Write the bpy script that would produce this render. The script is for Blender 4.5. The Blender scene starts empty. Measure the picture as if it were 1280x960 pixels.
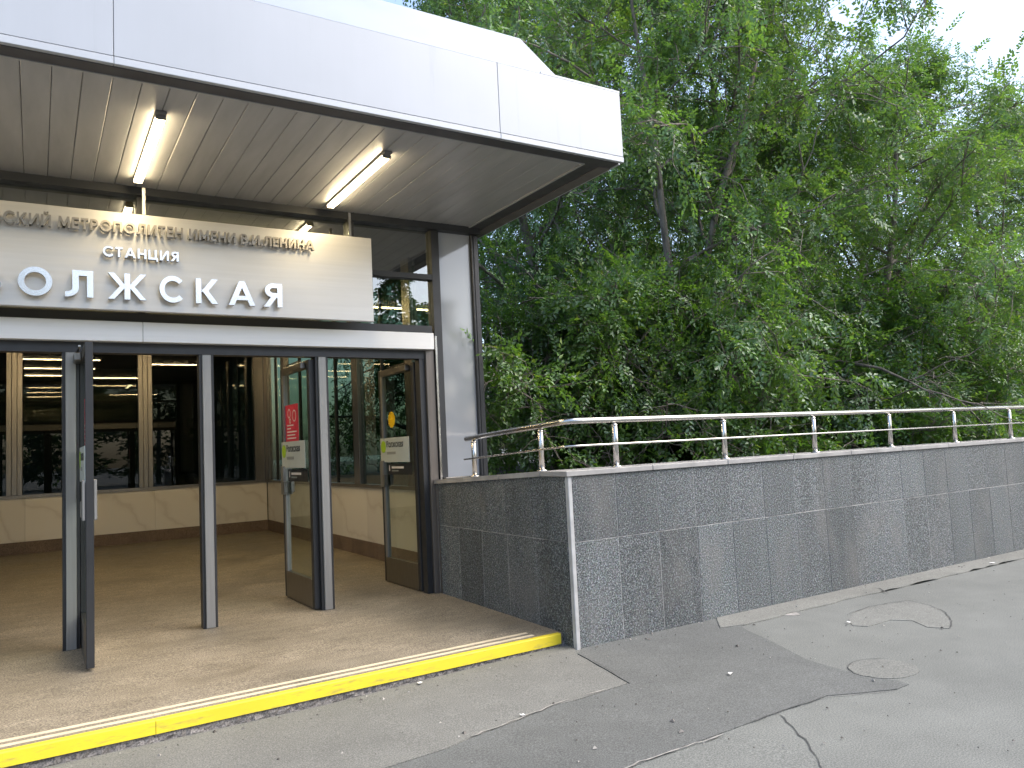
import bpy, bmesh, math, random
import numpy as np
from mathutils import Matrix, Vector

scene = bpy.context.scene
COL = scene.collection
R = math.radians

# ------------------------------------------------------------------ camera, sky, sun, exposure
RT = np.array([[0.852, 0.0, 0.524], [-0.522, 0.093, 0.848], [-0.049, -0.996, 0.079]])
_vx = np.array([(2209-640)/966., 0., 1.]); _vy = np.array([(48-640)/966., (586-480)/966., 1.])
_ex = _vx/np.linalg.norm(_vx); _ey = _vy-_ex*(_vy@_ex); _ey /= np.linalg.norm(_ey)
_ez = np.cross(_ex, _ey)
if _ez[1] > 0: _ez = -_ez
RT = np.array([_ex, _ey, _ez])
cam_d = bpy.data.cameras.new('camera')
cam_d.sensor_width = 36.0
cam_d.lens = 966/1280*36.0
cam_d.clip_end = 2000
cam_d.clip_start = 0.05
cam = bpy.data.objects.new('camera', cam_d)
COL.objects.link(cam)
M = Matrix.Identity(4)
for i in range(3):
    M[i][0] = RT[i][0]; M[i][1] = -RT[i][1]; M[i][2] = -RT[i][2]
M[2][3] = 1.6
cam.matrix_world = M
scene.camera = cam

SUN_AZ, SUN_EL = 125.0, 48.0
world = bpy.data.worlds.new('World')
scene.world = world
world.use_nodes = True
wn = world.node_tree
sky = wn.nodes.new('ShaderNodeTexSky')
sky.sky_type = 'NISHITA'
sky.sun_disc = False
sky.sun_elevation = R(SUN_EL)
sky.sun_rotation = R(SUN_AZ)
sky.air_density = 1.0
sky.dust_density = 3.5
sky.ozone_density = 1.0
wn.links.new(sky.outputs[0], wn.nodes['Background'].inputs[0])
wn.nodes['Background'].inputs[1].default_value = 0.15

sun_d = bpy.data.lights.new('sun', 'SUN')
sun_d.energy = 0.8
sun_d.angle = R(60)
sun_d.color = (1.0, 0.96, 0.91)
sun = bpy.data.objects.new('sun', sun_d)
COL.objects.link(sun)
sdir = Vector((math.sin(R(SUN_AZ))*math.cos(R(SUN_EL)), math.cos(R(SUN_AZ))*math.cos(R(SUN_EL)), math.sin(R(SUN_EL))))
sun.rotation_euler = sdir.to_track_quat('Z', 'Y').to_euler()

scene.view_settings.view_transform = 'Standard'
scene.view_settings.look = 'None'
scene.view_settings.gamma = 1.0
scene.view_settings.use_curve_mapping = False
scene.view_settings.exposure = 1.6
scene.render.engine = 'CYCLES'
scene.cycles.max_bounces = 8
scene.cycles.transparent_max_bounces = 16
scene.cycles.sample_clamp_indirect = 6.0

# ------------------------------------------------------------------ materials
class NT:
    def __init__(self, name):
        self.m = bpy.data.materials.new(name)
        self.m.use_nodes = True
        self.t = self.m.node_tree
        self.b = self.t.nodes['Principled BSDF']
        self.o = self.t.nodes['Material Output']
    def n(self, kind, **kw):
        nd = self.t.nodes.new('ShaderNode'+kind)
        for k, v in kw.items():
            if hasattr(nd, k) and not k in nd.inputs: setattr(nd, k, v)
            else: nd.inputs[k].default_value = v
        return nd
    def l(self, a, b): self.t.links.new(a, b)
    def set(self, **kw):
        for k, v in kw.items(): self.b.inputs[k.replace('_', ' ')].default_value = v
    def coord(self, scale=(1, 1, 1), kind='Object', loc=(0, 0, 0)):
        tc = self.n('TexCoord'); mp = self.n('Mapping')
        mp.inputs['Scale'].default_value = scale; mp.inputs['Location'].default_value = loc
        self.l(tc.outputs[kind], mp.inputs['Vector']); return mp.outputs[0]
    def world(self, scale=(1, 1, 1)):
        g = self.n('NewGeometry'); mp = self.n('Mapping'); mp.inputs['Scale'].default_value = scale
        self.l(g.outputs['Position'], mp.inputs['Vector']); return mp.outputs[0]
    def noise(self, vec, scale, detail=4, rough=0.55):
        nd = self.n('TexNoise'); nd.inputs['Scale'].default_value = scale
        nd.inputs['Detail'].default_value = detail; nd.inputs['Roughness'].default_value = rough
        self.l(vec, nd.inputs['Vector']); return nd.outputs['Fac']
    def voro(self, vec, scale, out='Color'):
        nd = self.n('TexVoronoi'); nd.inputs['Scale'].default_value = scale
        self.l(vec, nd.inputs['Vector']); return nd.outputs[out]
    def ramp(self, fac, stops):
        nd = self.n('ValToRGB'); e = nd.color_ramp.elements
        while len(e) < len(stops): e.new(0.5)
        for el, (p, c) in zip(e, stops):
            el.position = p; el.color = (c[0], c[1], c[2], 1) if hasattr(c, '__len__') else (c, c, c, 1)
        self.l(fac, nd.inputs[0]); return nd.outputs[0]
    def mix(self, a, b, fac, blend='MIX'):
        nd = self.n('Mix', data_type='RGBA'); nd.blend_type = blend
        for s, v in ((6, a), (7, b), (0, fac)):
            if isinstance(v, (int, float)): nd.inputs[s].default_value = v if s == 0 else (v, v, v, 1)
            elif isinstance(v, tuple): nd.inputs[s].default_value = (*v[:3], 1)
            else: self.l(v, nd.inputs[s])
        return nd.outputs[2]
    def math(self, op, a, b=0.0):
        nd = self.n('Math'); nd.operation = op
        for s, v in ((0, a), (1, b)):
            if isinstance(v, (int, float)): nd.inputs[s].default_value = v
            else: self.l(v, nd.inputs[s])
        return nd.outputs[0]
    def bump(self, h, strength=0.3, dist=0.01):
        nd = self.n('Bump'); nd.inputs['Strength'].default_value = strength; nd.inputs['Distance'].default_value = dist
        self.l(h, nd.inputs['Height']); self.l(nd.outputs[0], self.b.inputs['Normal'])
    def col(self, c): self.l(c, self.b.inputs['Base Color'])
    def rough(self, c): self.l(c, self.b.inputs['Roughness'])

MAT = {}
def plain(name, col, rough=0.5, metal=0.0, spec=0.5, var=0.12, nscale=6.0, bump=0.0, stretch=(1, 1, 1)):
    k = NT(name); k.set(Roughness=rough, Metallic=metal); k.b.inputs['Specular IOR Level'].default_value = spec
    v = k.world(stretch); n1 = k.noise(v, nscale, 5)
    lo = tuple(c*(1-var) for c in col); hi = tuple(min(1, c*(1+var)) for c in col)
    k.col(k.ramp(n1, [(0.3, lo), (0.7, hi)]))
    r = k.noise(v, nscale*2.3, 3)
    k.rough(k.ramp(r, [(0.25, max(0.02, rough*0.8)), (0.75, min(1, rough*1.25))]))
    if bump: k.bump(k.noise(v, nscale*12, 3), bump, 0.004)
    MAT[name] = k.m
    return k

def asphalt(name, base, warm=(1, 1, 1)):
    k = NT(name); v = k.world()
    sp = k.noise(v, 120, 3, 0.8)
    mid = k.noise(v, 3.1, 6, 0.6)
    big = k.noise(v, 0.55, 5, 0.6)
    c = k.ramp(sp, [(0.34, tuple(base*0.6*w for w in warm)), (0.5, tuple(base*w for w in warm)), (0.66, tuple(base*1.6*w for w in warm))])
    c = k.mix(c, k.ramp(mid, [(0.3, 0.86), (0.7, 1.1)]), 0.7, 'MULTIPLY')
    c = k.mix(c, k.ramp(big, [(0.3, 0.84), (0.7, 1.12)]), 0.8, 'MULTIPLY')
    # small pale chips and dark spots trodden into the surface
    vo = k.voro(v, 7.0, 'Distance'); chip = k.ramp(vo, [(0.0, 1.0), (0.035, 1.0), (0.05, 0.0)])
    msk = k.ramp(k.noise(v, 1.7, 3), [(0.56, 0.0), (0.62, 1.0)])
    c = k.mix(c, (base*2.2, base*2.15, base*2.05), k.math('MULTIPLY', k.math('MULTIPLY', chip, msk), 0.55))
    k.col(c); k.set(Roughness=0.88); k.b.inputs['Specular IOR Level'].default_value = 0.3
    k.bump(sp, 0.18, 0.002)
    MAT[name] = k.m
asphalt('asphalt_old', 0.152, (0.97, 1.02, 0.95))
asphalt('asphalt_dark', 0.112, (0.97, 1.02, 0.98))
asphalt('asphalt_apron', 0.148, (1.0, 1.02, 0.94))
asphalt('concrete_margin', 0.170, (1.0, 1.02, 0.93))
asphalt('asphalt_patch', 0.160, (0.99, 1.02, 0.94))
plain('crack_dark', (0.05, 0.05, 0.05), 0.95)
plain('chipped_paint', (0.27, 0.26, 0.24), 0.8, var=0.35, nscale=20)
plain('litter_paper', (0.72, 0.71, 0.68), 0.7, var=0.1)

def granite():
    k = NT('granite'); v = k.world()
    oi = k.n('ObjectInfo')
    sp = k.noise(v, 78, 4, 0.8)
    vo = k.voro(v, 120)
    c = k.ramp(sp, [(0.40, (0.021, 0.025, 0.027)), (0.49, (0.074, 0.084, 0.087)), (0.55, (0.142, 0.158, 0.162)), (0.66, (0.40, 0.43, 0.43))])
    c = k.mix(c, vo, 0.12, 'SOFT_LIGHT')
    tint = k.ramp(oi.outputs['Random'], [(0.0, 0.78), (0.35, 0.95), (0.7, 1.05), (1.0, 1.24)])
    c = k.mix(c, tint, 1.0, 'MULTIPLY')
    # vertical dirt and lime runs
    vs = k.world((7.0, 7.0, 0.55)); run = k.noise(vs, 1.0, 6, 0.62)
    c = k.mix(c, k.ramp(run, [(0.30, 0.70), (0.5, 0.97), (0.72, 1.18)]), 0.7, 'MULTIPLY')
    vs2 = k.world((2.2, 2.2, 1.1)); st = k.noise(vs2, 1.0, 5, 0.6)
    c = k.mix(c, (0.17, 0.165, 0.155), k.math('MULTIPLY', k.ramp(st, [(0.52, 0.0), (0.7, 1.0)]), 0.42))
    sp3 = k.voro(v, 9.0, 'Distance')
    c = k.mix(c, (0.4, 0.4, 0.4), k.math('MULTIPLY', k.ramp(sp3, [(0.0, 1.0), (0.03, 1.0), (0.045, 0.0)]), 0.4))
    k.col(c)
    k.rough(k.ramp(run, [(0.3, 0.42), (0.7, 0.68)])); k.b.inputs['Specular IOR Level'].default_value = 0.4
    k.bump(sp, 0.12, 0.002)
    MAT['granite'] = k.m
granite()
plain('granite_joint', (0.30, 0.30, 0.29), 0.9, var=0.4, nscale=9)
plain('coping_stone', (0.30, 0.295, 0.285), 0.65, var=0.22, nscale=5, bump=0.2)
plain('stone_trim', (0.40, 0.405, 0.40), 0.6, var=0.2, nscale=7)

def terrazzo(name, base, sp_amt=1.0):
    k = NT(name); v = k.world()
    sp = k.noise(v, 95, 4, 0.85)
    c = k.ramp(sp, [(0.38, tuple(b*0.35 for b in base)), (0.5, base), (0.62, tuple(min(1, b*1.8) for b in base))])
    big = k.noise(v, 1.1, 6, 0.62)
    c = k.mix(c, k.ramp(big, [(0.3, 0.66), (0.55, 1.0), (0.75, 1.22)]), 0.85, 'MULTIPLY')
    med = k.noise(k.world((2.2, 5.5, 1)), 1.6, 5, 0.6)
    c = k.mix(c, k.ramp(med, [(0.35, 0.78), (0.65, 1.12)]), 0.7, 'MULTIPLY')
    k.col(c); k.rough(k.ramp(big, [(0.3, 0.45), (0.7, 0.75)])); k.b.inputs['Specular IOR Level'].default_value = 0.35
    k.bump(sp, 0.08, 0.002)
    MAT[name] = k.m
terrazzo('floor_granite', (0.225, 0.198, 0.150))
terrazzo('plinth_granite', (0.17, 0.125, 0.095))
terrazzo('rough_stone', (0.16, 0.15, 0.14))

def marble():
    k = NT('marble'); v = k.world(); oi = k.n('ObjectInfo')
    w = k.n('TexWave'); w.inputs['Scale'].default_value = 0.55; w.inputs['Distortion'].default_value = 9.0; w.inputs['Detail'].default_value = 5; w.inputs['Detail Scale'].default_value = 1.4
    mp = k.n('Mapping'); k.l(v, mp.inputs['Vector']); mp.inputs['Rotation'].default_value = (0.4, 0.7, 0.5); k.l(mp.outputs[0], w.inputs['Vector'])
    c = k.ramp(w.outputs['Fac'], [(0.0, (0.62, 0.59, 0.54)), (0.04, (0.68, 0.655, 0.605)), (0.25, (0.71, 0.69, 0.64))])
    c = k.mix(c, k.ramp(oi.outputs['Random'], [(0, 0.93), (1, 1.05)]), 1.0, 'MULTIPLY')
    k.col(c); k.set(Roughness=0.3)
    MAT['marble'] = k.m
marble()

k = plain('fascia_metal', (0.40, 0.425, 0.455), 0.3, metal=0.1, var=0.03, nscale=1.2, stretch=(1, 1, 0.3))
def streaks():
    k = NT('fascia_panel'); v = k.world((9, 9, 0.35))
    n1 = k.noise(v, 1.0, 6, 0.65); n2 = k.noise(k.world((0.7, 0.7, 0.7)), 1.0, 4)
    c = k.ramp(n1, [(0.26, (0.315, 0.337, 0.362)), (0.38, (0.365, 0.39, 0.42)), (1, (0.38, 0.405, 0.44))])
    c = k.mix(c, k.ramp(n2, [(0.3, 0.94), (0.7, 1.04)]), 1.0, 'MULTIPLY')
    k.col(c); k.set(Roughness=0.3, Metallic=0.1)
    MAT['fascia_panel'] = k.m
streaks()
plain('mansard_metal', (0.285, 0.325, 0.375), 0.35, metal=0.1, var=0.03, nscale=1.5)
plain('dark_frame', (0.029, 0.031, 0.034), 0.42, metal=0.2, var=0.15, nscale=4)
plain('soffit_frame', (0.062, 0.061, 0.067), 0.5, metal=0.1, var=0.12, nscale=3)
plain('soffit_frame_outer', (0.12, 0.108, 0.105), 0.55, var=0.12, nscale=3)
plain('soffit_panel', (0.38, 0.38, 0.385), 0.38, metal=0.2, var=0.1, nscale=2.2, stretch=(4, 0.6, 1))
plain('steel', (0.58, 0.565, 0.54), 0.22, metal=1.0, var=0.08, nscale=3)
plain('steel_brushed', (0.26, 0.25, 0.235), 0.33, metal=1.0, var=0.1, nscale=8, stretch=(12, 12, 0.4))
plain('lintel_aluminium', (0.80, 0.81, 0.82), 0.18, metal=0.0, var=0.03, nscale=3, stretch=(0.3, 1, 10))
plain('post_aluminium', (0.27, 0.27, 0.262), 0.36, metal=0.4, var=0.08, nscale=5, stretch=(8, 8, 0.3))
plain('sign_metal', (0.57, 0.56, 0.54), 0.36, metal=0.55, var=0.04, nscale=2, stretch=(0.4, 1, 14))
plain('letter_steel', (0.74, 0.73, 0.72), 0.2, metal=0.95, var=0.05, nscale=4)
plain('letter_dark', (0.36, 0.33, 0.285), 0.3, metal=0.9, var=0.08, nscale=4)  # darker brownish metal tone for the small top row
plain('letter_side', (0.50, 0.48, 0.45), 0.3, metal=0.95, var=0.05, nscale=4)
def nosing():
    k = NT('yellow_nosing'); v = k.world()
    sc_ = k.noise(k.world((1.2, 6, 6)), 5.0, 6, 0.7); big = k.noise(v, 1.3, 4)
    c = k.ramp(big, [(0.3, (0.66, 0.53, 0.025)), (0.7, (0.78, 0.64, 0.03))])
    c = k.mix(c, (0.26, 0.22, 0.09), k.math('MULTIPLY', k.ramp(sc_, [(0.55, 0.0), (0.68, 1.0)]), 0.55))
    k.col(c); k.set(Roughness=0.6); MAT['yellow_nosing'] = k.m
nosing()
plain('beige_strip', (0.60, 0.52, 0.37), 0.7, var=0.15, nscale=9)
plain('jamb_reflected_brown', (0.15, 0.135, 0.122), 0.35, metal=0.5, var=0.1, nscale=5, stretch=(8, 8, 0.3))  # steel jamb with the floor's brown reflection put into its base colour
plain('lamp_housing', (0.16, 0.155, 0.15), 0.5)
plain('black_rubber', (0.02, 0.02, 0.022), 0.7)
plain('roof_felt', (0.14, 0.14, 0.14), 0.9)
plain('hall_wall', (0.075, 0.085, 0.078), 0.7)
plain('hall_ceiling', (0.20, 0.19, 0.17), 0.7)
plain('red_sticker', (0.62, 0.03, 0.07), 0.45, var=0.05)
plain('white_print', (0.75, 0.72, 0.70), 0.5, var=0.03)
plain('notice_board', (0.50, 0.56, 0.55), 0.35, var=0.03)
plain('green_print', (0.36, 0.58, 0.03), 0.4, var=0.05)
plain('dark_print', (0.07, 0.08, 0.08), 0.5)
plain('grey_print', (0.28, 0.31, 0.31), 0.5)
plain('amber_print', (0.90, 0.58, 0.006), 0.4, var=0.03)
plain('soil', (0.045, 0.036, 0.025), 0.95, var=0.4, nscale=3)

def glass(name, ior, tint, rough=0.0):
    k = NT(name); t = k.t
    t.nodes.remove(k.b)
    fr = k.n('Fresnel'); fr.inputs['IOR'].default_value = ior
    tr = k.n('BsdfTransparent'); tr.inputs['Color'].default_value = (*tint, 1)
    gl = k.n('BsdfGlossy'); gl.inputs['Roughness'].default_value = rough; gl.inputs['Color'].default_value = (0.95, 0.97, 0.96, 1)
    gm = k.n('NewGeometry'); fc = k.math('MULTIPLY', fr.outputs[0], k.math('SUBTRACT', 1.0, gm.outputs['Backfacing']))
    mx = k.n('MixShader'); k.l(fc, mx.inputs[0]); k.l(tr.outputs[0], mx.inputs[1]); k.l(gl.outputs[0], mx.inputs[2])
    k.l(mx.outputs[0], k.o.inputs[0]); MAT[name] = k.m
glass('glass_transom', 2.9, (0.72, 0.76, 0.70))
glass('glass_door', 1.6, (0.86, 0.90, 0.86))
glass('glass_wall', 1.6, (0.36, 0.44, 0.38))

def spandrel():
    k = NT('spandrel_panel'); v = k.world()
    c = k.ramp(k.noise(v, 1.2, 3), [(0.3, (0.27, 0.29, 0.315)), (0.7, (0.29, 0.31, 0.335))])
    k.col(c); k.set(Roughness=0.06, IOR=1.75); MAT['spandrel_panel'] = k.m
spandrel()

def emit(name, col, strength):
    k = NT(name); k.t.nodes.remove(k.b)
    e = k.n('Emission'); e.inputs[0].default_value = (*col, 1); e.inputs[1].default_value = strength
    k.l(e.outputs[0], k.o.inputs[0]); MAT[name] = k.m
emit('tube_canopy', (1.0, 0.80, 0.48), 19.0)
emit('tube_hall', (1.0, 0.72, 0.36), 25.0)

def leaf(name, c1, c2, c3):
    k = NT(name); k.t.nodes.remove(k.b)
    g = k.n('NewGeometry'); oi = k.n('ObjectInfo')
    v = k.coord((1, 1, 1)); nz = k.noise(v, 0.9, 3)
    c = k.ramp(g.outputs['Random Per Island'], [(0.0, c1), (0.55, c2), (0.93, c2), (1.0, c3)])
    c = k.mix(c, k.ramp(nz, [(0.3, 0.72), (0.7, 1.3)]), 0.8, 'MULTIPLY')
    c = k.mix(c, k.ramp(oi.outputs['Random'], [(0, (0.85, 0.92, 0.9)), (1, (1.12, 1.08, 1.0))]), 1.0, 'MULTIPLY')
    d = k.n('BsdfDiffuse'); t = k.n('BsdfTranslucent'); gl = k.n('BsdfGlossy'); gl.inputs['Roughness'].default_value = 0.42
    gl.inputs['Color'].default_value = (0.9, 0.95, 1.0, 1)
    k.l(c, d.inputs[0]); k.l(k.mix(c, (1.5, 1.5, 0.55), 1.0, 'MULTIPLY'), t.inputs[0])
    m1 = k.n('MixShader'); m1.inputs[0].default_value = 0.46; k.l(d.outputs[0], m1.inputs[1]); k.l(t.outputs[0], m1.inputs[2])
    m2 = k.n('MixShader'); m2.inputs[0].default_value = 0.06; k.l(m1.outputs[0], m2.inputs[1]); k.l(gl.outputs[0], m2.inputs[2])
    k.l(m2.outputs[0], k.o.inputs[0]); MAT[name] = k.m
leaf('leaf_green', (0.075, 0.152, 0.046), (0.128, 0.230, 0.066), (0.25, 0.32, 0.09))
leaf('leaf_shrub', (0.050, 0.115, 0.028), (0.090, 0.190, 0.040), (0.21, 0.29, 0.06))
leaf('leaf_far', (0.025, 0.055, 0.022), (0.040, 0.080, 0.028), (0.05, 0.09, 0.03))
def bark():
    k = NT('bark'); v = k.coord((6, 6, 1.2)); n1 = k.noise(v, 2.5, 6, 0.7)
    k.col(k.ramp(n1, [(0.3, (0.075, 0.063, 0.052)), (0.7, (0.26, 0.23, 0.20))])); k.set(Roughness=0.9)
    k.bump(n1, 0.6, 0.02); MAT['bark'] = k.m
bark()

# ------------------------------------------------------------------ object helpers
def tag(o, label=None, cat=None, group=None, kind=None):
    if label: o['label'] = label
    if cat: o['category'] = cat
    if group: o['group'] = group
    if kind: o['kind'] = kind
    return o
def empty(name, loc=(0, 0, 0), parent=None):
    o = bpy.data.objects.new(name, None); COL.objects.link(o); o.location = loc; o.empty_display_size = 0.2
    if parent: o.parent = parent
    return o
def link(name, me, mat, parent=None, loc=(0, 0, 0), rot=None):
    o = bpy.data.objects.new(name, me); COL.objects.link(o); o.location = loc
    if rot: o.rotation_euler = rot
    if parent: o.parent = parent
    if mat is not None and len(me.materials) == 0: me.materials.append(MAT[mat])
    return o
class MB:
    def __init__(self): self.bm = bmesh.new()
    def box(self, x0, x1, y0, y1, z0, z1, bev=0.0):
        r = bmesh.ops.create_cube(self.bm, size=1.0)
        for v in r['verts']:
            v.co = Vector(((x0+x1)/2+v.co.x*(x1-x0), (y0+y1)/2+v.co.y*(y1-y0), (z0+z1)/2+v.co.z*(z1-z0)))
        if bev:
            es = list({e for v in r['verts'] for e in v.link_edges})
            bmesh.ops.bevel(self.bm, geom=es, offset=bev, segments=1, affect='EDGES')
        return self
    def prism(self, pts, axis, a, b):
        def P(p, t):
            return {'x': (t, p[0], p[1]), 'y': (p[0], t, p[1]), 'z': (p[0], p[1], t)}[axis]
        lo = [self.bm.verts.new(P(p, a)) for p in pts]; hi = [self.bm.verts.new(P(p, b)) for p in pts]
        self.bm.faces.new(lo); self.bm.faces.new(hi[::-1]); n = len(pts)
        for i in range(n): self.bm.faces.new((lo[i], hi[i], hi[(i+1) % n], lo[(i+1) % n]))
        bmesh.ops.recalc_face_normals(self.bm, faces=self.bm.faces)
        return self
    def tube(self, pts, r, seg=12, caps=True):
        pts = [Vector(p) for p in pts]; rings = []
        for i, p in enumerate(pts):
            d = (pts[min(i+1, len(pts)-1)]-pts[max(i-1, 0)]).normalized()
            ref = Vector((0, 0, 1)) if abs(d.z) < 0.9 else Vector((1, 0, 0))
            u = d.cross(ref).normalized(); w = u.cross(d)
            rr = r[i] if hasattr(r, '__len__') else r
            rings.append([self.bm.verts.new(p+(u*math.cos(2*math.pi*j/seg)+w*math.sin(2*math.pi*j/seg))*rr) for j in range(seg)])
        for a, b in zip(rings, rings[1:]):
            for j in range(seg):
                f = self.bm.faces.new((a[j], a[(j+1) % seg], b[(j+1) % seg], b[j])); f.smooth = True
        if caps: self.bm.faces.new(rings[0][::-1]); self.bm.faces.new(rings[-1])
        return self
    def poly(self, pts3):
        self.bm.faces.new([self.bm.verts.new(p) for p in pts3]); return self
    def mesh(self, name):
        bmesh.ops.recalc_face_normals(self.bm, faces=self.bm.faces)
        me = bpy.data.meshes.new(name); self.bm.to_mesh(me); self.bm.free(); return me
    def build(self, name, mat, parent=None, **kw):
        return link(name, self.mesh(name), mat, parent, **kw)
def box(name, mat, x0, x1, y0, y1, z0, z1, parent=None, bev=0.0):
    return MB().box(x0, x1, y0, y1, z0, z1, bev).build(name, mat, parent)

def gpix(px, py, z=0.0):
    """a spot on the ground, measured from the photograph"""
    r = RT @ np.array([(px-640)/966., (py-480)/966., 1.0]); t = (z-1.6)/r[2]
    return (float(r[0]*t), float(r[1]*t))

rnd = random.Random(7)

# ------------------------------------------------------------------ ground
ZF = 0.12          # entrance floor
XW, YW = 3.56, 5.0  # granite wall corner
YS = 5.16          # front edge of the step
YF = 7.40          # facade line
GX0, GX1 = 1.6, 3.3
def gz(x): return -0.045*min(1.0, max(0.0, (GX1-x)/(GX1-GX0)))
bm = bmesh.new(); xs_ = (-400, GX0, GX1, 400)
row = [[bm.verts.new((x, y, gz(x))) for x in xs_] for y in (-400, 400)]
for i in range(3): bm.faces.new((row[0][i], row[0][i+1], row[1][i+1], row[1][i]))
me = bpy.data.meshes.new('ground'); bm.to_mesh(me); bm.free(); g = link('ground', me, 'asphalt_old')
tag(g, kind='structure')

def rough_outline(pts, amp=0.018, step=0.12, seed=1, closed=True):
    rr = random.Random(seed); out = []
    n = len(pts)
    for i in range(n if closed else n-1):
        a = Vector(pts[i]); b = Vector(pts[(i+1) % n]); L = (b-a).length; m = max(1, int(L/step))
        for j in range(m):
            p = a.lerp(b, j/m)
            if j or True: p = p+Vector((rr.uniform(-amp, amp), rr.uniform(-amp, amp)))
            out.append((p.x, p.y))
    if not closed: out.append(tuple(pts[-1]))
    return out
def sheet(name, mat, pts, z, thick=0.0):
    bm = bmesh.new(); vs = [bm.verts.new((x, y, z)) for x, y in pts]
    f = bm.faces.new(vs)
    bmesh.ops.triangulate(bm, faces=[f])
    for gx in (GX0, GX1):
        bmesh.ops.bisect_plane(bm, geom=bm.verts[:]+bm.edges[:]+bm.faces[:], plane_co=(gx, 0, 0), plane_no=(1, 0, 0))
    for v in bm.verts: v.co.z += gz(v.co.x)
    bmesh.ops.recalc_face_normals(bm, faces=bm.faces)
    for f in bm.faces:
        if f.normal.z < 0: f.normal_flip()
    if thick:
        ed = [e for e in bm.edges if e.is_boundary]
        r = bmesh.ops.extrude_edge_only(bm, edges=ed)
        for v in r['geom']:
            if isinstance(v, bmesh.types.BMVert): v.co.z -= thick
    me = bpy.data.meshes.new(name); bm.to_mesh(me); bm.free()
    o = link(name, me, mat); tag(o, kind='structure'); return o

dark = [gpix(*p) for p in [(893, 773), (925, 783), (958, 800), (1010, 826), (1080, 847), (1122, 852), (1137, 857), (1122, 863), (1035, 871), (985, 886), (940, 903), (850, 934), (772, 962), (700, 1000), (560, 1100)]]
dark_in = [gpix(*p) for p in [(330, 1010), (440, 962), (560, 928), (692, 881), (745, 868), (787, 855), (722, 818)]]
dark_pts = rough_outline(dark, 0.012, 0.15, 3, False)+rough_outline(dark_in, 0.010, 0.15, 4, False)+[(XW+0.05, YW-0.003)]
sheet('pavement_repair', 'asphalt_dark', dark_pts+[(gpix(893, 773)[0]-0.02, YW-0.003)], 0.006, 0.006)
apron = rough_outline(dark_in, 0.010, 0.15, 4, False)
apron = [(p[0]-0.02, p[1]+0.004) for p in apron]
sheet('pavement_apron', 'asphalt_apron', [(-7, 3.2)]+apron+[(XW, YW+0.02), (XW, YS-0.02), (-7, YS-0.02)], 0.010, 0.010)
margin = rough_outline([gpix(*p) for p in [(900, 786), (935, 782), (985, 768), (1040, 755), (1100, 741), (1180, 722), (1280, 698), (1360, 680)]], 0.02, 0.15, 9, False)
sheet('wall_margin', 'concrete_margin', margin+[(16.0, YW-0.13), (16.0, YW-0.003), (gpix(893, 774)[0]+0.02, YW-0.003)], 0.012, 0.012)
patch = [gpix(*p) for p in [(1061, 775), (1066, 766), (1088, 759), (1110, 755), (1136, 752), (1162, 758), (1180, 765), (1190, 777), (1186, 786), (1160, 785), (1140, 776), (1112, 775), (1085, 784), (1066, 782)]]
sheet('pavement_patch', 'asphalt_patch', rough_outline(patch, 0.012, 0.1, 11), 0.004, 0.004)
oval = []
for i in range(26):
    a = 2*math.pi*i/26; c = gpix(1104, 836)
    oval.append((c[0]+0.235*math.cos(a), c[1]+0.205*math.sin(a)))
sheet('pavement_disc', 'asphalt_patch', rough_outline(oval, 0.006, 0.1, 12), 0.004, 0.004)
pale = [gpix(*p) for p in [(968, 768), (978, 763), (992, 764), (1000, 769), (990, 770), (978, 770)]]
sheet('pavement_pale_patch', 'chipped_paint', rough_outline(pale, 0.006, 0.08, 13), 0.005, 0.004)

def ribbon(name, mat, pts, w, z, seed=1, amp=0.01, step=0.05):
    rr = random.Random(seed); P = rough_outline(pts, amp, step, seed, False); bm = bmesh.new(); prev = None
    for i, p in enumerate(P):
        a = Vector(P[max(i-1, 0)]); b = Vector(P[min(i+1, len(P)-1)]); d = b-a
        n = Vector((-d.y, d.x)).normalized() if d.length > 1e-6 else Vector((0, 1))
        ww = w*rr.uniform(0.35, 1.25)*(0.3 if i in (0, len(P)-1) else 1)
        zz = z+gz(p[0])
        c = (bm.verts.new((p[0]+n.x*ww, p[1]+n.y*ww, zz)), bm.verts.new((p[0]-n.x*ww, p[1]-n.y*ww, zz)))
        if prev: bm.faces.new((prev[0], prev[1], c[1], c[0]))
        prev = c
    for f in bm.faces:
        f.normal_update()
        if f.normal.z < 0: f.normal_flip()
    me = bpy.data.meshes.new(name); bm.to_mesh(me); bm.free(); o = link(name, me, mat); tag(o, kind='structure'); return o
ribbon('pavement_crack', 'crack_dark', [gpix(*p) for p in [(975, 893), (985, 903), (994, 914), (1005, 924), (1013, 938), (1022, 950), (1030, 964), (1045, 990)]], 0.0045, 0.004, 21)
ribbon('pavement_crack', 'crack_dark', [gpix(*p) for p in [(1061, 768), (1088, 759), (1110, 755), (1136, 751.5), (1162, 757.5), (1180, 765), (1190.5, 777), (1187, 786)]], 0.0045, 0.0085, 22, 0.006)
ribbon('pavement_crack', 'crack_dark', [(x, y) for x, y in oval[2:14]], 0.003, 0.0085, 23, 0.003)
ribbon('pavement_crack', 'crack_dark', [gpix(*p) for p in [(1092, 737), (1100, 737), (1111, 744)]], 0.007, 0.016, 24, 0.006)
ribbon('pavement_crack', 'crack_dark', [gpix(*p) for p in [(938, 905), (985, 887.5), (1035, 872), (1100, 866), (1128, 862)]], 0.003, 0.0105, 25, 0.006)
ribbon('pavement_crack', 'crack_dark', [gpix(*p) for p in [(722, 819), (750, 833), (772, 847)]], 0.003, 0.0145, 26, 0.004)
ribbon('chipped_edge', 'chipped_paint', [gpix(*p) for p in [(586, 917), (640, 899), (690, 881), (712, 874)]], 0.006, 0.0150, 27, 0.01)
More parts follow.
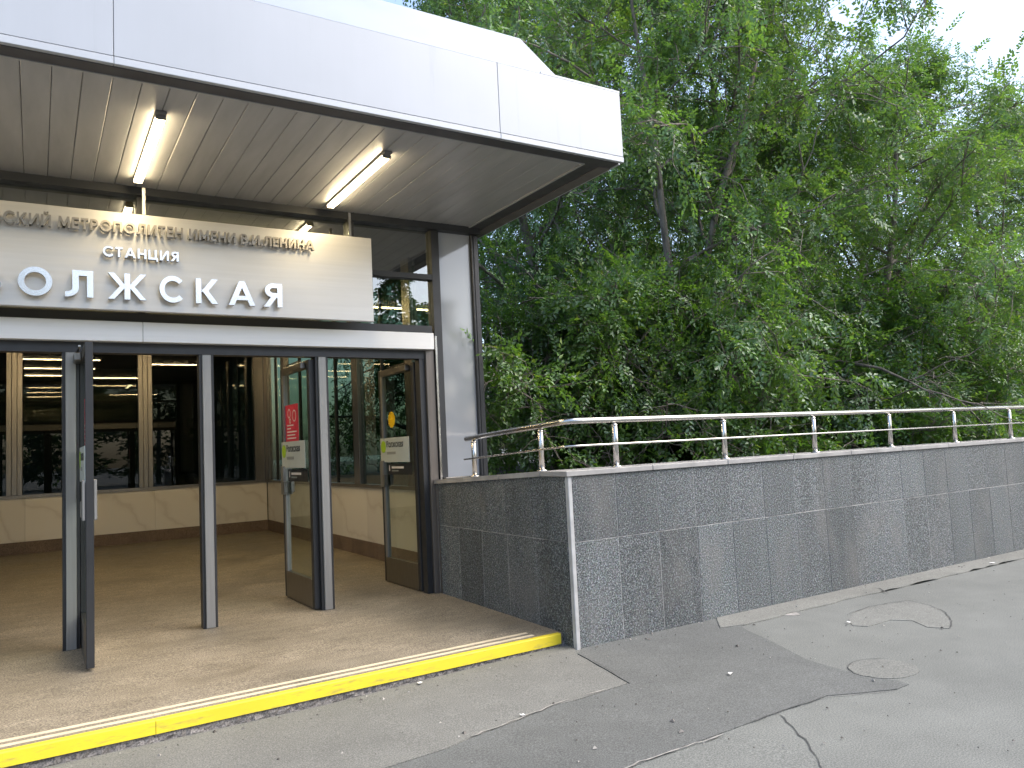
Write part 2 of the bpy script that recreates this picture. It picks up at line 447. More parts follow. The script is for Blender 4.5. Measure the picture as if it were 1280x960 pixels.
ribbon('chipped_edge', 'chipped_paint', [gpix(*p) for p in [(733, 868), (745, 866), (758, 863)]], 0.013, 0.0150, 28, 0.01)
ribbon('chipped_edge', 'chipped_paint', [gpix(*p) for p in [(770, 960), (830, 940), (880, 926), (905, 918)]], 0.006, 0.0100, 29, 0.012)

LIT = [(913, 845, 'small pale paper scrap on the dark asphalt repair', 0.03),
       (1240, 706, 'white paper scrap lying near the far foot of granite wall', 0.045),
       (1061, 780, 'tiny white scrap at the left tip of cracked patch', 0.025),
       (653, 893, 'tiny white scrap on the seam of the light apron', 0.022),
       (525, 852, 'white scrap on the pavement below the yellow step', 0.03)]
for i, (px, py, lab, s) in enumerate(LIT):
    x, y = gpix(px, py); rr = random.Random(50+i); bm = bmesh.new()
    n = 7; top = []
    for j in range(n):
        a = 2*math.pi*j/n; r_ = s*rr.uniform(0.55, 1.1)
        top.append(bm.verts.new((r_*math.cos(a), r_*0.6*math.sin(a), rr.uniform(0.004, 0.014))))
    c = bm.verts.new((0, 0, 0.012)); low = bm.verts.new((0, 0, 0.0))
    for j in range(n):
        bm.faces.new((top[j], top[(j+1) % n], c)); bm.faces.new((top[(j+1) % n], top[j], low))
    me = bpy.data.meshes.new('paper_scrap'); bm.to_mesh(me); bm.free()
    o = link('paper_scrap', me, 'litter_paper', loc=(x, y, 0.012+gz(x))); o.rotation_euler.z = rr.uniform(0, 3)
    tag(o, lab, 'paper scrap', 'paper scraps littering the pavement')

# loose grit and crumbs on the asphalt
rg0 = np.random.default_rng(5); bm = bmesh.new()
for i in range(700):
    x, y = rg0.uniform(-1.5, 11), rg0.uniform(1.6, 4.95)
    if i % 3 == 0: y = 4.98-abs(rg0.normal())*0.10 if x > XW else 5.1-abs(rg0.normal())*0.12
    if x < XW+0.1 and y > 5.12: continue
    if x >= XW and y > 4.985: continue
    r_ = rg0.uniform(0.003, 0.010)*(1.0 if rg0.uniform() < 0.85 else 1.9); z0 = gz(x)+0.010; a0 = rg0.uniform(0, 6.28)
    b_ = [bm.verts.new((x+r_*math.cos(a0+q*2.1)*rg0.uniform(0.7, 1.3), y+r_*math.sin(a0+q*2.1), z0)) for q in range(3)]
    t_ = bm.verts.new((x, y, z0+r_*0.8))
    for q in range(3): bm.faces.new((b_[q], b_[(q+1) % 3], t_))
me = bpy.data.meshes.new('grit'); bm.to_mesh(me); bm.free()
k = NT('grit'); gm_ = k.n('NewGeometry')
k.col(k.ramp(gm_.outputs['Random Per Island'], [(0, (0.05, 0.045, 0.04)), (0.6, (0.17, 0.16, 0.145)), (0.9, (0.34, 0.33, 0.30)), (1, (0.45, 0.43, 0.38))])); k.set(Roughness=0.9); MAT['grit'] = k.m
tag(link('grit', me, 'grit'), 'loose grit and crumbs scattered over the asphalt', 'grit', kind='stuff')

# raised ground behind the wall
bank = MB().prism([(5.33, -0.2), (5.33, 1.20), (9, 1.15), (60, 1.0), (60, -0.2)], 'x', 4.22, 90).build('bank', 'soil')
tag(bank, kind='structure')

# ------------------------------------------------------------------ entrance platform
def fe(x): return 0.083+0.018*min(1.0, max(0.0, (x-0.6)/2.925))      # height of the step edge
def fz(x, y): return fe(x)+(ZF-fe(x))*min(1.0, max(0.0, (y-YS)/(YF-0.1-YS)))
bm = bmesh.new()
xs_ = (-7.0, 0.6, XW+0.02); ya, yb_ = YS+0.02, YF-0.1
fr = [bm.verts.new((x, ya, fz(x, ya))) for x in xs_]; md = [bm.verts.new((x, yb_, ZF)) for x in xs_]
for i in range(2): bm.faces.new((fr[i], fr[i+1], md[i+1], md[i]))
p1, p2, p3, p4, p5 = [bm.verts.new((x, y, ZF)) for x, y in ((XW+0.02, YF+0.13), (4.075, YF+0.13), (4.075, 16.4), (-7, 16.4), (-7, YF+0.13))]
bm.faces.new((md[0], md[1], md[2], p1, p5)); bm.faces.new((p5, p1, p2, p3, p4))
ed = [e for e in bm.edges if e.is_boundary]; r_ = bmesh.ops.extrude_edge_only(bm, edges=ed)
for v in r_['geom']:
    if isinstance(v, bmesh.types.BMVert): v.co.z = -0.3
bmesh.ops.recalc_face_normals(bm, faces=bm.faces)
me = bpy.data.meshes.new('floor'); bm.to_mesh(me); bm.free(); pf = link('floor', me, 'floor_granite')
tag(pf, kind='structure')
# riser of the step, a rough stone face
bm = bmesh.new(); rr = random.Random(3); NX = 420; prev = None
for i in range(NX+1):
    x = -7+(XW+7)*i/NX; zb = gz(x)-0.01
    c = [bm.verts.new((x, YS+0.020-rr.uniform(0, 0.018)-0.012*(1-kz/4), zb+(fe(x)-0.06-zb)*kz/4)) for kz in range(5)]
    if prev:
        for q in range(4): bm.faces.new((prev[q], c[q], c[q+1], prev[q+1]))
    prev = c
me = bpy.data.meshes.new('step_riser'); bm.to_mesh(me); bm.free()
link('step_riser', me, 'rough_stone', pf)
xe_ = [XW-0.035, 0.6, -2.1, -4.7, -7.0]
for x1, x0 in zip(xe_, xe_[1:]):
    bm = bmesh.new(); ends = []; x0 += 0.003 if x0 > -7 else 0
    for x in (x0, x1):
        h_ = fe(x); ends.append([bm.verts.new((x, y, z)) for y, z in ((YS-0.008, h_-0.076), (YS-0.008, h_-0.002), (YS-0.003, h_+0.004), (YS+0.04, h_+0.0045), (YS+0.04, h_-0.02), (YS+0.016, h_-0.076))])
    lo, hi = ends
    bm.faces.new(lo); bm.faces.new(hi[::-1])
    for i in range(6): bm.faces.new((lo[i], hi[i], hi[(i+1) % 6], lo[(i+1) % 6]))
    bmesh.ops.recalc_face_normals(bm, faces=bm.faces)
    me = bpy.data.meshes.new('step_nosing'); bm.to_mesh(me); bm.free(); link('step_nosing', me, 'yellow_nosing', pf)
for y0 in (YS+0.095, YS+0.185):
    for xa, xb in ((-7.0, 0.6), (0.603, XW-0.22)):
        bm = bmesh.new()
        q = [bm.verts.new((x, y, fz(x, y)+0.003)) for x, y in ((xa, y0), (xb, y0), (xb, y0+0.036), (xa, y0+0.036))]
        bm.faces.new(q); r_ = bmesh.ops.extrude_edge_only(bm, edges=bm.edges[:])
        for v in r_['geom']:
            if isinstance(v, bmesh.types.BMVert): v.co.z -= 0.003
        me = bpy.data.meshes.new('grip_strip'); bm.to_mesh(me); bm.free(); link('grip_strip', me, 'beige_strip', pf)

# ------------------------------------------------------------------ granite retaining wall
wall = empty('retaining_wall', (XW, YW, 0))
tag(wall, 'grey speckled granite slab wall with pale coping beside the entrance step', 'wall')
wall_inv = Matrix.Translation((-XW, -YW, 0))
def W(o):
    o.location = Vector(o.location)-Vector((XW, YW, 0)); return o
ZT = 1.335
def side_top(y): return ZT-max(0.0, y-5.36)*0.047
W(box('core', 'granite_joint', XW+0.007, 16.0, YW+0.004, 5.33, -0.1, ZT, wall))
W(MB().prism([(YW+0.34, -0.1), (YF-0.02, -0.1), (YF-0.02, side_top(YF)-0.002), (YW+0.34, side_top(YW+0.34)-0.002)], 'x', XW+0.004, XW+0.34).build('core', 'granite_joint', wall))
_sl = {}
def slab(x, y, z, sx, sy, sz, name='granite_slab'):
    key = (round(sx, 3), round(sy, 3), round(sz, 3))
    if key not in _sl:
        _sl[key] = MB().box(0, sx, 0, sy, 0, sz, 0.0025).mesh('granite_slab')
    o = link(name, _sl[key], 'granite', wall, (x-XW, y-YW, z)); return o
PW = 0.4395; GAP = 0.005
XC = 3.605
for i in range(28):
    x = XC+i*PW
    j1, j2 = rnd.uniform(0, 0.0028), rnd.uniform(0, 0.0028)
    slab(x, YW+j1, -0.05, PW-GAP, 0.03, 0.871-GAP)
    slab(x, YW+j2, 0.821, PW-GAP, 0.03, ZT-0.821-0.001)
SW = (7.36-5.045)/5
for i in range(5):
    y = 5.045+i*SW
    j1, j2 = rnd.uniform(0, 0.0028), rnd.uniform(0, 0.0028)
    slab(XW+j1, y, -0.05, 0.03, SW-GAP, 0.871-GAP)
    za, zb = side_top(y)-0.001, side_top(y+SW-GAP)-0.001
    o = MB().prism([(y, 0.821), (y+SW-GAP, 0.821), (y+SW-GAP, zb), (y, za)], 'x', XW+j2, XW+0.03).build('granite_slab', 'granite', wall)
    W(o)
W(box('corner_strip', 'stone_trim', XW+0.002, XC-0.006, YW-0.004, YW+0.041, -0.05, ZT-0.001, wall, 0.004))
# coping stones
for i in range(14):
    x0 = XW-0.02+i*0.90 if i else XW-0.02
    x1 = XW-0.02+(i+1)*0.90-0.004
    W(box('coping_stone', 'coping_stone', x0, min(x1, 16.02), YW-0.02, 5.36, ZT, ZT+0.042, wall, 0.004))
for i in range(3):
    y0 = 5.364+i*0.672; y1 = y0+0.668
    W(MB().prism([(y0, side_top(y0)), (y1, side_top(y1)), (y1, side_top(y1)+0.042), (y0, side_top(y0)+0.042)], 'x', XW-0.02, XW+0.36).build('coping_stone', 'coping_stone', wall))

# ------------------------------------------------------------------ steel handrail
rail = empty('handrail', (XW+0.1, YW+0.1, ZT+0.042))
tag(rail, 'low polished steel handrail with two rails standing on granite wall coping', 'handrail')
RO = Vector((XW+0.1, YW+0.1, ZT+0.042))
def RL(o): o.location = Vector(o.location)-RO; return o
ZR = 1.775; YR = YW+0.1; XR = XW+0.1
def side_rail(y): return ZR-(y-YR)*0.050
b = MB()
pts = [(16.0, YR, ZR+0.0)] + [(XR+0.14, YR, ZR), (XR+0.07, YR+0.012, ZR), (XR+0.02, YR+0.055, ZR-0.001), (XR, YR+0.13, side_rail(YR+0.13)), (XR, 6.84, side_rail(6.84))]
RL(b.tube(pts, 0.0255, 14).build('top_rail', 'steel', rail))
ZL = 1.572
pts = [(16.0, YR-0.032, ZL), (XR+0.14-0.03, YR-0.032, ZL), (XR-0.005, YR-0.01, ZL), (XR-0.032, YR+0.09, ZL-0.004), (XR-0.032, 6.84, ZL-(6.84-YR)*0.05)]
RL(MB().tube(pts, 0.0085, 8).build('lower_rail', 'steel', rail))
post_me = None
def post(x, y, zb, zt):
    o = RL(MB().tube([(x, y, zb), (x, y, zt-0.04), (x, y, zt-0.036), (x, y, zt-0.02)], [0.024, 0.024, 0.018, 0.012], 14).build('post', 'steel', rail))
    f = RL(MB().tube([(x, y, zb), (x, y, zb+0.010), (x, y, zb+0.016)], [0.045, 0.045, 0.028], 16).build('base_flange', 'steel', o))
    f.location = (0, 0, 0)
    c = RL(MB().tube([(x, y, zt-0.05), (x, y, zt-0.038)], 0.027, 14).build("collar", "steel", o)); c.location = (0, 0, 0)
for i in range(10):
    x = 4.146+i*1.29
    if x < 16: post(x, YR, ZT+0.042, ZR)
for y in (5.50, 6.69):
    post(XR, y, side_top(y)+0.042, side_rail(y))

# ------------------------------------------------------------------ station building
B = empty('station_building', (0, YF, 0))
tag(B, 'glazed metro station pavilion with wide pale canopy and open glass doors', 'building')
def BB(o): o.location = Vector(o.location)-Vector((0, YF, 0)); return o
XB = 4.19; XL = -7.0; YBK = 16.3; ZSOF = 4.02
# --- canopy
can = BB(empty('canopy', (0, 5.05, ZSOF), B))
def CC(o): o.location = Vector(o.location)-Vector((0, 5.05, ZSOF)); return o
XE = 4.385; YC = 5.05
CC(MB().prism([(YC+0.03, ZSOF+0.07), (YC+0.03, 4.64), (17.5, 4.64), (17.5, ZSOF+0.07)], 'x', XL, XE-0.03).build('roof', 'roof_felt', can))
# mansard of the roof, leaning back
zt0, zt1 = 4.65, 5.10
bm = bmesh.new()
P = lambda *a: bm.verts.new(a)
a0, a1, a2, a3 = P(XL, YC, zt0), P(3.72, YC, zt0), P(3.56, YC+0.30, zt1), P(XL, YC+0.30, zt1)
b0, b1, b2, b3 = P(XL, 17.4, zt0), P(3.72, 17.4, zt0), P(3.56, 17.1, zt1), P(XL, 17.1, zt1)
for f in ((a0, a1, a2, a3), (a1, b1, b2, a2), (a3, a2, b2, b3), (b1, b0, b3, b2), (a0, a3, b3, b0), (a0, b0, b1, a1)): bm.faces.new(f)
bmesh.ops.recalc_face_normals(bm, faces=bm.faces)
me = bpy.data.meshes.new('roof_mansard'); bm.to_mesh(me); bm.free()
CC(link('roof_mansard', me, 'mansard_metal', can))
# fascia panels
edges = [XL, -4.9, -2.95, -1.0, 0.95, 2.88, XE]
edges = [XL, -5.2, -2.4, 0.4, 3.13, XE]
for x0, x1 in zip(edges, edges[1:]):
    CC(box('fascia_panel', 'fascia_panel', x0+0.0015, x1-0.0015, YC, YC+0.028, 4.073, zt0, can, 0.002))
    CC(box('drip_strip', 'fascia_metal', x0+0.001, x1-0.001, YC-0.006, YC+0.03, ZSOF, 4.067, can, 0.003))
ys = [YC+0.028, 7.0, 9.0, 11.0, 13.0, 15.0, 17.5]
for y0, y1 in zip(ys, ys[1:]):
    CC(box('fascia_panel', 'fascia_panel', XE-0.028, XE-0.0, y0+0.0015, y1-0.0015, 4.073, zt0, can, 0.002))
    CC(box('drip_strip', 'fascia_metal', XE-0.03, XE+0.006, y0+0.03, y1-0.001, ZSOF, 4.067, can, 0.003))
CC(box('roof_edge', 'fascia_metal', 3.55, XE-0.0, YC+0.0, 17.5, zt0+0.001, zt0+0.018, can))
# underside frame
SOY0, SOY1, SOX1 = 5.20, 7.30, 4.075
CC(box('soffit_frame', 'soffit_frame', XL, XE-0.032, YC+0.032, SOY0, ZSOF-0.004, ZSOF+0.065, can))
CC(box('soffit_frame', 'soffit_frame', SOX1, 4.225, SOY0+0.001, 17.5, ZSOF-0.004, ZSOF+0.065, can))
CC(box('soffit_frame', 'soffit_frame_outer', 4.226, XE-0.032, SOY0+0.001, 17.5, ZSOF-0.012, ZSOF+0.065, can))
CC(box('soffit_trim', 'soffit_panel', XL, SOX1-0.001, SOY0+0.001, SOY0+0.022, ZSOF-0.010, ZSOF+0.02, can))
CC(box('soffit_trim', 'soffit_panel', SOX1-0.022, SOX1-0.001, SOY0+0.023, SOY1, ZSOF-0.010, ZSOF+0.02, can))
pm = None
for i in range(68):
    x1 = SOX1-0.024-i*0.1655
    if x1-0.163 < XL: break
    if pm is None:
        pm = MB().prism([(-0.1625, 0), (-0.1625, 0.02), (0, 0.02), (0, 0), (-0.004, -0.004), (-0.1585, -0.004)], 'y', SOY0+0.024, SOY1).mesh('soffit_panel')
    o = link('soffit_panel', pm, 'soffit_panel', can, (x1, 0, ZSOF+0.005)); CC(o)
    o.location.z += rnd.uniform(-0.0012, 0.0012)
CC(box('soffit_backing', 'soffit_frame', XL, SOX1, SOY0, SOY1, ZSOF+0.03, ZSOF+0.064, can))

# --- facade frames
def F(name, mat, *a, **k): return BB(box(name, mat, *a, B, **k))
F('head_frame', 'dark_frame', XL, XB, 7.30, 7.46, 3.95, ZSOF+0.06)
BAY = 1.075
POSTX = [1.318-BAY*3, 1.318-BAY*2-0.01, 0.245, 1.318, 2.388]
ZH = 2.56
F('door_header', 'dark_frame', XL, 3.52, YF-0.01, YF+0.11, ZH, 2.648)
for x0, x1 in ((XL, -1.5), (-1.497, 0.785), (0.788, 3.575)):
    F('lintel_cover', 'lintel_aluminium', x0, x1, YF-0.10, YF+0.05, 2.649, 2.822, bev=0.004)
F('transom_bar', 'dark_frame', XL, 3.578, YF-0.06, YF+0.08, 2.823, 2.905)
for x in POSTX:
    p = F('door_post', 'dark_frame', x-0.062, x+0.062, YF, YF+0.11, ZF, ZH)
    q = box('post_cover', 'post_aluminium', x-0.038, x+0.038, YF-0.022, YF-0.001, ZF+0.002, ZH-0.002, p, 0.004)
# right jamb
p = F('door_post', 'dark_frame', 3.44, 3.50, YF, YF+0.11, ZF, ZH)
F('door_jamb', 'jamb_reflected_brown', 3.503, 3.60, YF-0.035, YF+0.12, ZF, 2.648, bev=0.004)
F('jamb_trim', 'steel', 3.606, 3.628, YF-0.06, YF-0.036, ZF, 2.80)
F('jamb_trim', 'steel', 3.556, 3.572, YF-0.10, YF-0.06, ZF, 1.20)
# upper mullions
F('mullion', 'dark_frame', 3.61, 3.70, YF-0.05, YF+0.09, 1.24, 3.949)
for x in (2.715, 0.785, -1.145, -3.08):
    F('mullion', 'dark_frame', x-0.03, x+0.03, YF-0.05, YF+0.09, 2.906, 3.949)
F('transom_bar', 'dark_frame', 2.746, 3.609, YF-0.045, YF+0.08, 3.41, 3.465)
for x0, x1 in ((-3.05, -1.176), (-1.114, 0.754), (0.816, 2.684)):
    F('transom_bar', 'dark_frame', x0, x1, YF-0.045, YF+0.08, 3.41, 3.465)
    F('window_pane', 'glass_transom', x0, x1, YF+0.01, YF+0.022, 2.906, 3.409)
    F('window_pane', 'glass_transom', x0, x1, YF+0.01, YF+0.022, 3.466, 3.949)
F('window_pane', 'glass_transom', 2.746, 3.609, YF+0.01, YF+0.022, 2.906, 3.409)
F('window_pane', 'glass_transom', 2.746, 3.609, YF+0.01, YF+0.022, 3.466, 3.949)
# corner panel
F('corner_panel', 'spandrel_panel', 3.701, 4.10, YF-0.012, YF+0.03, 1.30, 3.949)
F('corner_sill', 'dark_frame', 3.701, 4.10, YF-0.045, YF+0.04, 1.225, 1.299)
F('corner_flashing', 'steel', 3.64, 4.03, YF-0.12, YF-0.05, 1.292, 1.304)
F('corner_post', 'dark_frame', 4.101, XB, YF-0.05, YF+0.10, 0.9, 3.949, bev=0.006)
F('corner_post', 'dark_frame', 4.13, 4.15, YF-0.058, YF-0.0505, 1.25, 3.94)
# left closing wall, out of the picture
F('side_wall', 'hall_wall', XL, XL+0.1, YF+0.12, YBK, ZF, ZSOF+0.06)

# --- vestibule: right side wall and rear wall: plinth, marble, steel columns, dark glass
XI = 4.05
DZ = 1.10
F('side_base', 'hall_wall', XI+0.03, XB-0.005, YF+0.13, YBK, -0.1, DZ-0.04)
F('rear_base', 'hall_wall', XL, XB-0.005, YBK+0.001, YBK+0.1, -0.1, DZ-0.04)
y = YF+0.14; i = 0
while y < YBK-0.05:
    y1 = min(y+1.05, YBK-0.02)
    F('marble_panel', 'marble', XI, XI+0.028, y, y1-0.003, ZF+0.215, DZ)
    F('plinth_stone', 'plinth_granite', XI-0.02, XI+0.028, y, y1-0.003, ZF, ZF+0.213)
    y = y1
x = XI-0.02
while x > XL+0.2:
    x0 = max(x-1.05, XL+0.12)
    F('marble_panel', 'marble', x0+0.003, x, YBK-0.03, YBK-0.002, ZF+0.215, DZ)
    F('plinth_stone', 'plinth_granite', x0+0.003, x, YBK-0.05, YBK-0.002, ZF, ZF+0.213)
    x = x0
F('sill_rail', 'steel_brushed', XI-0.035, XI+0.10, YF+0.14, YBK-0.05, DZ+0.001, DZ+0.05)
F('sill_rail', 'steel_brushed', XL+0.12, XI-0.036, YBK-0.07, YBK+0.06, DZ+0.001, DZ+0.05)
colY = [8.95, 10.9, 12.85, 14.8]
def col3(cx, cy, alongx):
    c = BB(empty('steel_column', (cx, cy, DZ), B))
    for s in (-1, 0, 1):
        if alongx: o = box('column_panel', 'steel_brushed', s*0.082-0.039, s*0.082+0.039, -0.05, 0.05, 0.052, 2.94, c, 0.004)
        else: o = box('column_panel', 'steel_brushed', -0.05, 0.05, s*0.082-0.039, s*0.082+0.039, 0.052, 2.94, c, 0.004)
for cy in colY: col3(XI-0.0, cy, False)
for cx in (-4.5, -2.42, -0.33, 1.78): col3(cx, YBK, True)
F('corner_column', 'steel_brushed', XI-0.25, XI-0.06, YBK-0.08, YBK+0.05, DZ+0.052, 4.04, bev=0.004)
F('corner_column', 'steel_brushed', XI-0.055, XI+0.05, YBK-0.30, YBK-0.081, DZ+0.052, 4.04, bev=0.004)
ye = [YF+0.14]+[v for c in colY for v in (c-0.124, c+0.124)]+[YBK-0.302]
for a_, b_ in zip(ye[0::2], ye[1::2]):
    F('glass_pane', 'glass_wall', XI+0.0, XI+0.012, a_, b_, DZ+0.052, 4.04)
    F('glazing_bar', 'dark_frame', XI-0.02, XI+0.03, (a_+b_)/2-0.015, (a_+b_)/2+0.015, DZ+0.052, 4.04)
xe = [XL+0.12]+[v for c in (-4.5, -2.42, -0.33, 1.78) for v in (c-0.124, c+0.124)]+[XI-0.252]
for a_, b_ in zip(xe[0::2], xe[1::2]):
    F('glass_pane', 'glass_wall', a_, b_, YBK, YBK+0.012, DZ+0.052, 4.04)
F('ceiling', 'hall_ceiling', XL, 4.07, SOY1+0.17, YBK+0.5, 4.045, 4.085)
# dark ticket hall behind the rear glass
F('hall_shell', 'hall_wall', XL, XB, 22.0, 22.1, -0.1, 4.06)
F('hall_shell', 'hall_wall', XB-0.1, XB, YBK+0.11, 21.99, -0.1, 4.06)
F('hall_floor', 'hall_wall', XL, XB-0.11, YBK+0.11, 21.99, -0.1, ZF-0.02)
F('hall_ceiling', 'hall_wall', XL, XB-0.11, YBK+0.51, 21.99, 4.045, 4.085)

# --- doors
LW = 0.95
def letters(parent, text, size, mat, loc, rot, extr=0.0006, bold=0.0, name='print'):
    c = bpy.data.curves.new('txt', 'FONT'); c.body = text; c.size = size; c.extrude = extr; c.offset = bold
    t = bpy.data.objects.new('txt', c); COL.objects.link(t)
    bpy.context.view_layer.update()
    dg = bpy.context.evaluated_depsgraph_get()
    me = bpy.data.meshes.new_from_object(t.evaluated_get(dg)); me.name = name
    bpy.data.objects.remove(t); bpy.data.curves.remove(c)
    me.materials.clear()
    return link(name, me, mat, parent, loc, rot)
def door(hx, hy, ang, label, face=1, sticker=False, dot=False):
    """leaf hinged at (hx,hy); local x runs from the hinge to the free edge; prints go on the side local y = face"""
    d = BB(empty('door', (hx, hy, ZF), B)); d.rotation_euler.z = ang; d['label'] = label
    H = ZH-ZF-0.02; z0 = 0.012; T = 0.027
    def D(n, m, x0, x1, y0, y1, za, zb, bev=0.0, par=None): return box(n, m, x0, x1, min(y0, y1), max(y0, y1), za, zb, par or d, bev)
    D('stile', 'dark_frame', 0, 0.075, -T, T, z0, H, 0.004)
    D('stile', 'dark_frame', LW-0.035, LW, -T, T, z0, H, 0.004)
    D('stile', 'post_aluminium', LW-0.09, LW-0.0355, -T+0.003, T-0.003, z0+0.27, H-0.075, 0.002)
    D('top_rail', 'steel_brushed', 0.076, LW-0.0355, -T+0.003, T-0.003, H-0.075, H, 0.002)
    D('kick_plate', 'steel_brushed', 0.076, LW-0.0355, -T+0.003, T-0.003, z0, z0+0.27, 0.002)
    D('glass_pane', 'glass_door', 0.076, LW-0.0905, -0.004, 0.004, z0+0.271, H-0.076)
    for f in (-1, 1):
        h = D('handle', 'post_aluminium', LW-0.105, LW-0.012, f*T, f*(T+0.022), 1.08, 1.38, 0.004)
        D('pull_block', 'steel_brushed', LW-0.15, LW-0.106, f*(T-0.01), f*(T+0.03), 1.10, 1.22, 0.004, h)
    cl = D('door_closer', 'steel_brushed', 0.10, 0.40, face*T, face*(T+0.05), H-0.08, H-0.015, 0.006)
    D('closer_arm', 'steel', 0.18, 0.62, face*(T+0.012), face*(T+0.03), H+0.002, H+0.012, 0.0, cl)
    rt = (R(90), 0, R(180)) if face > 0 else (R(90), 0, 0)
    yb = face*(T+0.0005)
    s = D('notice_board', 'notice_board', 0.17, LW-0.01, yb, face*(T+0.0045), 1.36, 1.635)
    yp = face*(T+0.006)
    xs = lambda t: LW-0.01-t if face > 0 else 0.17+t
    MB().tube([(0, -0.001, 0), (0, 0.001, 0)], 0.068, 28).build('green_disc', 'green_print', s, loc=(xs(0.085), yp, 1.535))
    letters(s, 'Волжская', 0.094, 'dark_print', (xs(0.17), yp, 1.53), rt, 0.0005, 0.0022)
    def strip(par, m, t0, t1, y_, za, zb):
        a, b_ = xs(t0), xs(t1); return box('print_line', m, min(a, b_), max(a, b_), min(y_, y_+face*0.001), max(y_, y_+face*0.001), za, zb, par)
    strip(s, 'grey_print', 0.18, 0.42, face*(T+0.0052), 1.448, 1.478)
    b2 = D('direction_label', 'dark_frame', 0.17, LW-0.13, face*0.0045, face*0.0065, 1.22, 1.345)
    strip(b2, 'white_print', 0.17, 0.19, face*0.0067, 1.26, 1.325)
    strip(b2, 'white_print', 0.24, 0.56, face*0.0067, 1.288, 1.312)
    strip(b2, 'grey_print', 0.24, 0.42, face*0.0067, 1.255, 1.270)
    if sticker:
        s = D('red_sticker', 'red_sticker', LW-0.52, LW-0.0915, face*0.0045, face*0.0065, 1.637, 2.02)
        xq = lambda t: LW-0.0915-t if face > 0 else LW-0.52+t
        for q in range(5):
            w_ = (0.30, 0.27, 0.32, 0.13, 0.22)[q]; a, b_ = xq(0.05), xq(0.05+w_)
            box('print_line', 'white_print', min(a, b_), max(a, b_), min(face*0.0067, face*0.008), max(face*0.0067, face*0.008), 1.662+q*0.034, 1.675+q*0.034, s)
        for tx, cz, r_ in ((0.13, 1.93, 0.05), (0.30, 1.90, 0.062), (0.16, 1.85, 0.028)):
            ring = MB(); n = 24; cx = xq(tx); w_ = 0.012
            for j in range(n):
                a0, a1 = 2*math.pi*j/n, 2*math.pi*(j+1)/n
                ring.poly([(cx+q*math.cos(a), face*0.0075, cz+q*math.sin(a)) for q, a in ((r_, a0), (r_, a1), (r_-w_, a1), (r_-w_, a0))])
            ring.build('print_ring', 'white_print', s)
    if dot:
        MB().tube([(0, -0.001, 0), (0, 0.001, 0)], 0.09, 36).build('amber_disc', 'amber_print', d, loc=(0.66, face*0.006, 1.84))
    return d
door(0.338, 7.52, R(-90), 'glass door leaf swung out towards the street, seen edge on', -1, sticker=True)
door(2.300, YF+0.05, R(91.5), 'glass door leaf swung inward with red sticker and notice board', 1, sticker=True)
door(3.455, YF+0.13, R(91.2), 'rightmost glass door leaf swung inward with amber disc', 1, dot=True)

# ------------------------------------------------------------------ station sign
SY = 7.05
sign = empty('station_sign', (0, SY, 2.90))
tag(sign, 'wide beige metal sign board with raised steel letters above the doors', 'sign')
def SS(o): o.location = Vector(o.location)-Vector((0, SY, 2.90)); return o
SS(box('sign_panel', 'sign_metal', -3.60, 2.812, SY, SY+0.05, 2.872, 3.700, sign, 0.004))
for x in (-3.0, -1.145, 0.785, 2.62):
    SS(box('bracket', 'steel', x-0.018, x+0.018, SY+0.051, YF-0.052, 3.50, 3.66, sign))
    SS(box('bracket', 'steel', x-0.018, x+0.018, SY+0.051, YF-0.052, 2.95, 3.08, sign))
    SS(box('hanger', 'steel', x-0.012, x+0.012, SY+0.06, SY+0.085, 3.661, 3.955, sign))
ST = 0.195   # stroke weight of the lettering, in letter heights
def bar(x0, z0, x1, z1): return [(x0, z0), (x1, z0), (x1, z1), (x0, z1)]
def dia(x0, z0, x1, z1, w=ST*1.08): return [(x0, z0), (x0+w, z0), (x1+w, z1), (x1, z1)]
def arc(cx, cz, rx, rz, a0, a1, w=ST, n=22):
    o_ = [(cx+rx*math.cos(R(a0+(a1-a0)*i/n)), cz+rz*math.sin(R(a0+(a1-a0)*i/n))) for i in range(n+1)]
    i_ = [(cx+(rx-w)*math.cos(R(a0+(a1-a0)*i/n)), cz+(rz-w)*math.sin(R(a0+(a1-a0)*i/n))) for i in range(n+1)]
    return [[o_[i], o_[i+1], i_[i+1], i_[i]] for i in range(n)]
